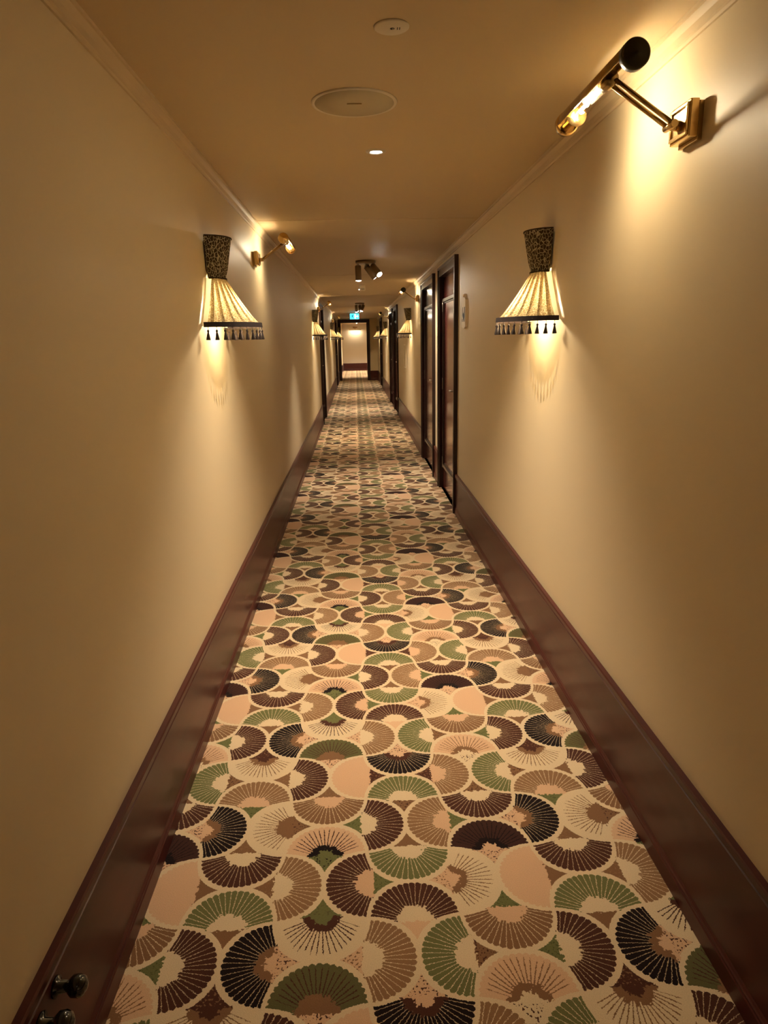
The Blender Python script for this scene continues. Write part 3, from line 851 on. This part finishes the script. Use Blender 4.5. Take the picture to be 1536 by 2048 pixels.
def spot_cluster(x, y, label, cans):
    root = tag(empty('spotlight_cluster', (x, y, ZC)), label, 'spotlights', 'ceiling spotlight clusters')
    bm = bmesh.new(); lathe(bm, [(0, -0.028), (0.085, -0.028), (0.098, -0.022), (0.100, 0.0), (0, 0.0)], (0, 0, 0), (0, 0, 1), n=40); mesh_obj('ceiling_canopy', bm, M_CANS, root)
    for (px, py, az, tilt, pw) in cans:
        d = Vector((math.sin(tilt) * math.cos(az), math.sin(tilt) * math.sin(az), -math.cos(tilt)))
        p = Vector((px, py, -0.028))
        j = p + Vector((0, 0, -0.022))
        bm = bmesh.new(); tube(bm, p, j, 0.011, n=12); tube(bm, j + Vector((-0.02, 0, 0)), j + Vector((0.02, 0, 0)), 0.012, n=12)
        mesh_obj('swivel', bm, M_STEEL, root)
        a = j - d * 0.006
        bm = bmesh.new(); lathe(bm, [(0, 0), (0.026, 0), (0.030, 0.004), (0.030, 0.140), (0.0275, 0.140), (0.0265, 0.128), (0, 0.128)], a, d, n=24)
        c = mesh_obj('lamp_can', bm, M_CANS, root)
        bm = bmesh.new(); lathe(bm, [(0, 0.147), (0.018, 0.145), (0.0265, 0.140), (0.0265, 0.1285)], a, d, n=24); mesh_obj('lens', bm, M_LENS, c)
        ld = bpy.data.lights.new('spot_beam', 'SPOT'); ld.energy = pw; ld.color = NEUTRAL; ld.spot_size = math.radians(90); ld.spot_blend = 1.0; ld.shadow_soft_size = 0.02
        lo = bpy.data.objects.new('spot_beam', ld); COL.objects.link(lo); lo.parent = root
        lo.location = a + d * 0.152
        lo.rotation_euler = d.to_track_quat('-Z', 'Y').to_euler()
spot_cluster(0.125, 7.12, 'bronze spotlight cluster with two visible cans, nearest on the ceiling', [(-0.075, 0.0, 0.0, 0.02, P_SPOT), (0.01, 0.055, 0.5, 0.72, P_SPOT * 0.6), (0.07, -0.02, -0.9, 0.85, P_SPOT * 0.5)])
spot_cluster(0.120, 15.1, 'small bronze spotlight cluster in front of the exit sign', [(-0.075, 0.0, 0.0, 0.05, P_SPOT), (0.0, 0.05, 1.4, 0.4, P_SPOT * 0.6), (0.08, -0.01, -2.4, 0.5, P_SPOT * 0.7)])

spot_cluster(0.12, -0.95, 'bronze spotlight cluster behind the viewer', [(-0.075, 0.0, 0.0, 0.02, P_SPOT * 0.5), (0.02, 0.055, -1.3, 0.5, P_SPOT * 0.3), (0.075, -0.02, -1.57, 0.5, P_SPOT * 0.3)])
# small boxed detector by the second downlight
dt = tag(empty('smoke_detector', (0.125, 10.2, ZC)), 'small pale ceiling box with three dots behind the nearest spotlight cluster', 'detector')
bm = bmesh.new(); box(bm, -0.042, 0.042, -0.03, 0.03, -0.075, 0.0, 0.008); mesh_obj('housing', bm, M_IVORY, dt)
for dx in (-0.02, 0.0, 0.02):
    bm = bmesh.new(); lathe(bm, [(0, 0.0315), (0.005, 0.031), (0.006, 0.029)], (dx, 0, -0.055), (0, -1, 0), n=10); mesh_obj('indicator_dot', bm, M_DARK, dt)

# exit sign
ex = tag(empty('exit_sign', (0.005, 20.4, ZC)), 'hanging glowing blue green exit sign in front of the portal', 'exit sign')
for dx in (-0.08, 0.08):
    bm = bmesh.new(); tube(bm, (dx, 0, 0), (dx, 0, -0.025), 0.006, n=8); mesh_obj('hanger', bm, M_STEEL, ex)
bm = bmesh.new(); box(bm, -0.135, 0.135, -0.02, 0.02, -0.185, -0.022, 0.004); mesh_obj('housing', bm, M_WHITE, ex)
bm = bmesh.new(); box(bm, -0.128, 0.128, -0.0235, -0.019, -0.178, -0.029, 0.001); fc = mesh_obj('lit_face', bm, M_EXIT, ex)
# pictogram: white doorway, running figure, arrow
def poly_y(bm, pts, y0, y1):
    a = [bm.verts.new((x, y0, z)) for x, z in pts]; b_ = [bm.verts.new((x, y1, z)) for x, z in pts]
    n = len(pts); fs = [bm.faces.new(a), bm.faces.new(b_[::-1])] + [bm.faces.new((a[i], b_[i], b_[(i + 1) % n], a[(i + 1) % n])) for i in range(n)]
    bmesh.ops.recalc_face_normals(bm, faces=fs)
zc = -0.104
bm = bmesh.new(); poly_y(bm, [(0.000, zc - 0.058), (0.034, zc - 0.058), (0.034, zc + 0.058), (0.000, zc + 0.058)], -0.0255, -0.0230); mesh_obj('doorway_symbol', bm, M_EXITW, fc)
bm = bmesh.new()
lathe(bm, [(0, 0.026), (0.013, 0.0255), (0.013, 0.0235)], (-0.052, 0, zc + 0.044), (0, -1, 0), n=14)
for pts in ([(-0.075, zc + 0.026), (-0.045, zc + 0.028), (-0.050, zc - 0.012), (-0.072, zc - 0.010)], [(-0.072, zc - 0.008), (-0.052, zc - 0.010), (-0.030, zc - 0.034), (-0.042, zc - 0.044)], [(-0.042, zc - 0.044), (-0.030, zc - 0.034), (-0.028, zc - 0.060), (-0.040, zc - 0.060)], [(-0.072, zc - 0.008), (-0.060, zc - 0.012), (-0.086, zc - 0.056), (-0.098, zc - 0.048)], [(-0.045, zc + 0.028), (-0.047, zc + 0.014), (-0.018, zc - 0.002), (-0.014, zc + 0.008)], [(-0.075, zc + 0.026), (-0.068, zc + 0.012), (-0.100, zc - 0.006), (-0.104, zc + 0.004)]):
    poly_y(bm, pts, -0.0255, -0.0230)
mesh_obj('running_figure', bm, M_DARK, fc)
bm = bmesh.new(); poly_y(bm, [(0.050, zc + 0.012), (0.080, zc + 0.012), (0.080, zc + 0.034), (0.116, zc), (0.080, zc - 0.034), (0.080, zc - 0.012), (0.050, zc - 0.012)], -0.0255, -0.0230); mesh_obj('arrow_symbol', bm, M_EXITW, fc)

# ================================================================== small things on the walls
# plaque by the nearest door
pq = tag(empty('wall_plaque', (XR, 5.40, 1.575)), 'small ivory plaque with dark brush marks beside the nearest door', 'plaque')
bm = bmesh.new(); n = 10
prof = [(-0.088, 0.006), (-0.06, -0.002), (-0.02, -0.008), (0.02, -0.006), (0.06, 0.0), (0.088, 0.006), (0.086, 0.12), (0.090, 0.20), (0.060, 0.214), (0.028, 0.218), (0.026, 0.245), (-0.026, 0.245), (-0.028, 0.218), (-0.060, 0.214), (-0.090, 0.20), (-0.086, 0.12)]
prism_x(bm, prof, -0.018, 0.0); mesh_obj('plaque_body', bm, M_IVORY, pq)
bm = bmesh.new()
for q in ([(0.030, 0.085), (0.044, 0.095), (0.038, 0.145), (0.028, 0.150)], [(-0.052, 0.07), (-0.020, 0.085), (-0.040, 0.150), (-0.060, 0.148)], [(-0.045, 0.040), (-0.020, 0.042), (0.045, 0.085), (0.050, 0.100), (0.010, 0.108), (-0.040, 0.085)], [(0.045, 0.045), (0.062, 0.042), (0.060, 0.062), (0.048, 0.064)]):
    prism_x(bm, q, -0.0195, -0.017)
mesh_obj('brush_mark', bm, M_DARK, pq)
bm = bmesh.new(); tube(bm, (-0.022, 0, 0.232), (-0.0, 0, 0.232), 0.010, n=12); mesh_obj('hanging_knob', bm, M_BRASS, pq)

# access hatch
hx = tag(empty('access_hatch', (XR, 11.95, 1.03)), 'flush painted access hatch with thin pale edge below the sconce', 'hatch')
bm = bmesh.new(); box(bm, -0.006, 0.0, -0.20, 0.20, 0.0, 0.36, 0.001); mesh_obj('hatch_panel', bm, M_WALL, hx)
for q in ((-0.215, -0.2, -0.015, 0.375), (0.2, 0.215, -0.015, 0.375), (-0.2, 0.2, -0.015, 0.0), (-0.2, 0.2, 0.36, 0.375)):
    bm = bmesh.new(); box(bm, -0.010, 0.0, *q, 0.001); mesh_obj('hatch_frame', bm, M_IVORY, hx)
bm = bmesh.new(); lathe(bm, [(0.012, 0.0), (0.012, 0.009), (0, 0.010)], (0, -0.15, 0.09), (-1, 0, 0), n=12); mesh_obj('hatch_lock', bm, M_STEEL, hx)

# dark glossy doorstop knobs on the near baseboard
def stopper(y, z, label, sc=1.0):
    o = tag(empty('door_stopper', (XL + 0.012, y, z)), label, 'door stopper')
    bm = bmesh.new(); lathe(bm, [(0, 0), (0.020 * sc, 0), (0.021 * sc, 0.004), (0.012 * sc, 0.008), (0.010 * sc, 0.030), (0, 0.030)], (0, 0, 0), (1, 0, 0), n=20); mesh_obj('stem', bm, M_BLACKGLOSS, o)
    bm = bmesh.new(); lathe(bm, [(0, 0.024), (0.013 * sc, 0.026), (0.020 * sc, 0.034), (0.021 * sc, 0.046), (0.017 * sc, 0.056), (0.008 * sc, 0.061), (0, 0.062)], (0, 0, 0), (1, 0, 0), n=24); mesh_obj('rubber_knob', bm, M_BLACKGLOSS, o, smooth=True)
stopper(1.095, 0.285, 'dark glossy knob fixed to the near baseboard, the farther one')
stopper(1.025, 0.275, 'dark glossy knob fixed to the near baseboard, at the picture edge', 1.15)

# the lamps' own light objects carry the light; glowing lens and bulb faces are found by chance only
for _m in bpy.data.materials:
    _m.cycles.emission_sampling = 'NONE'
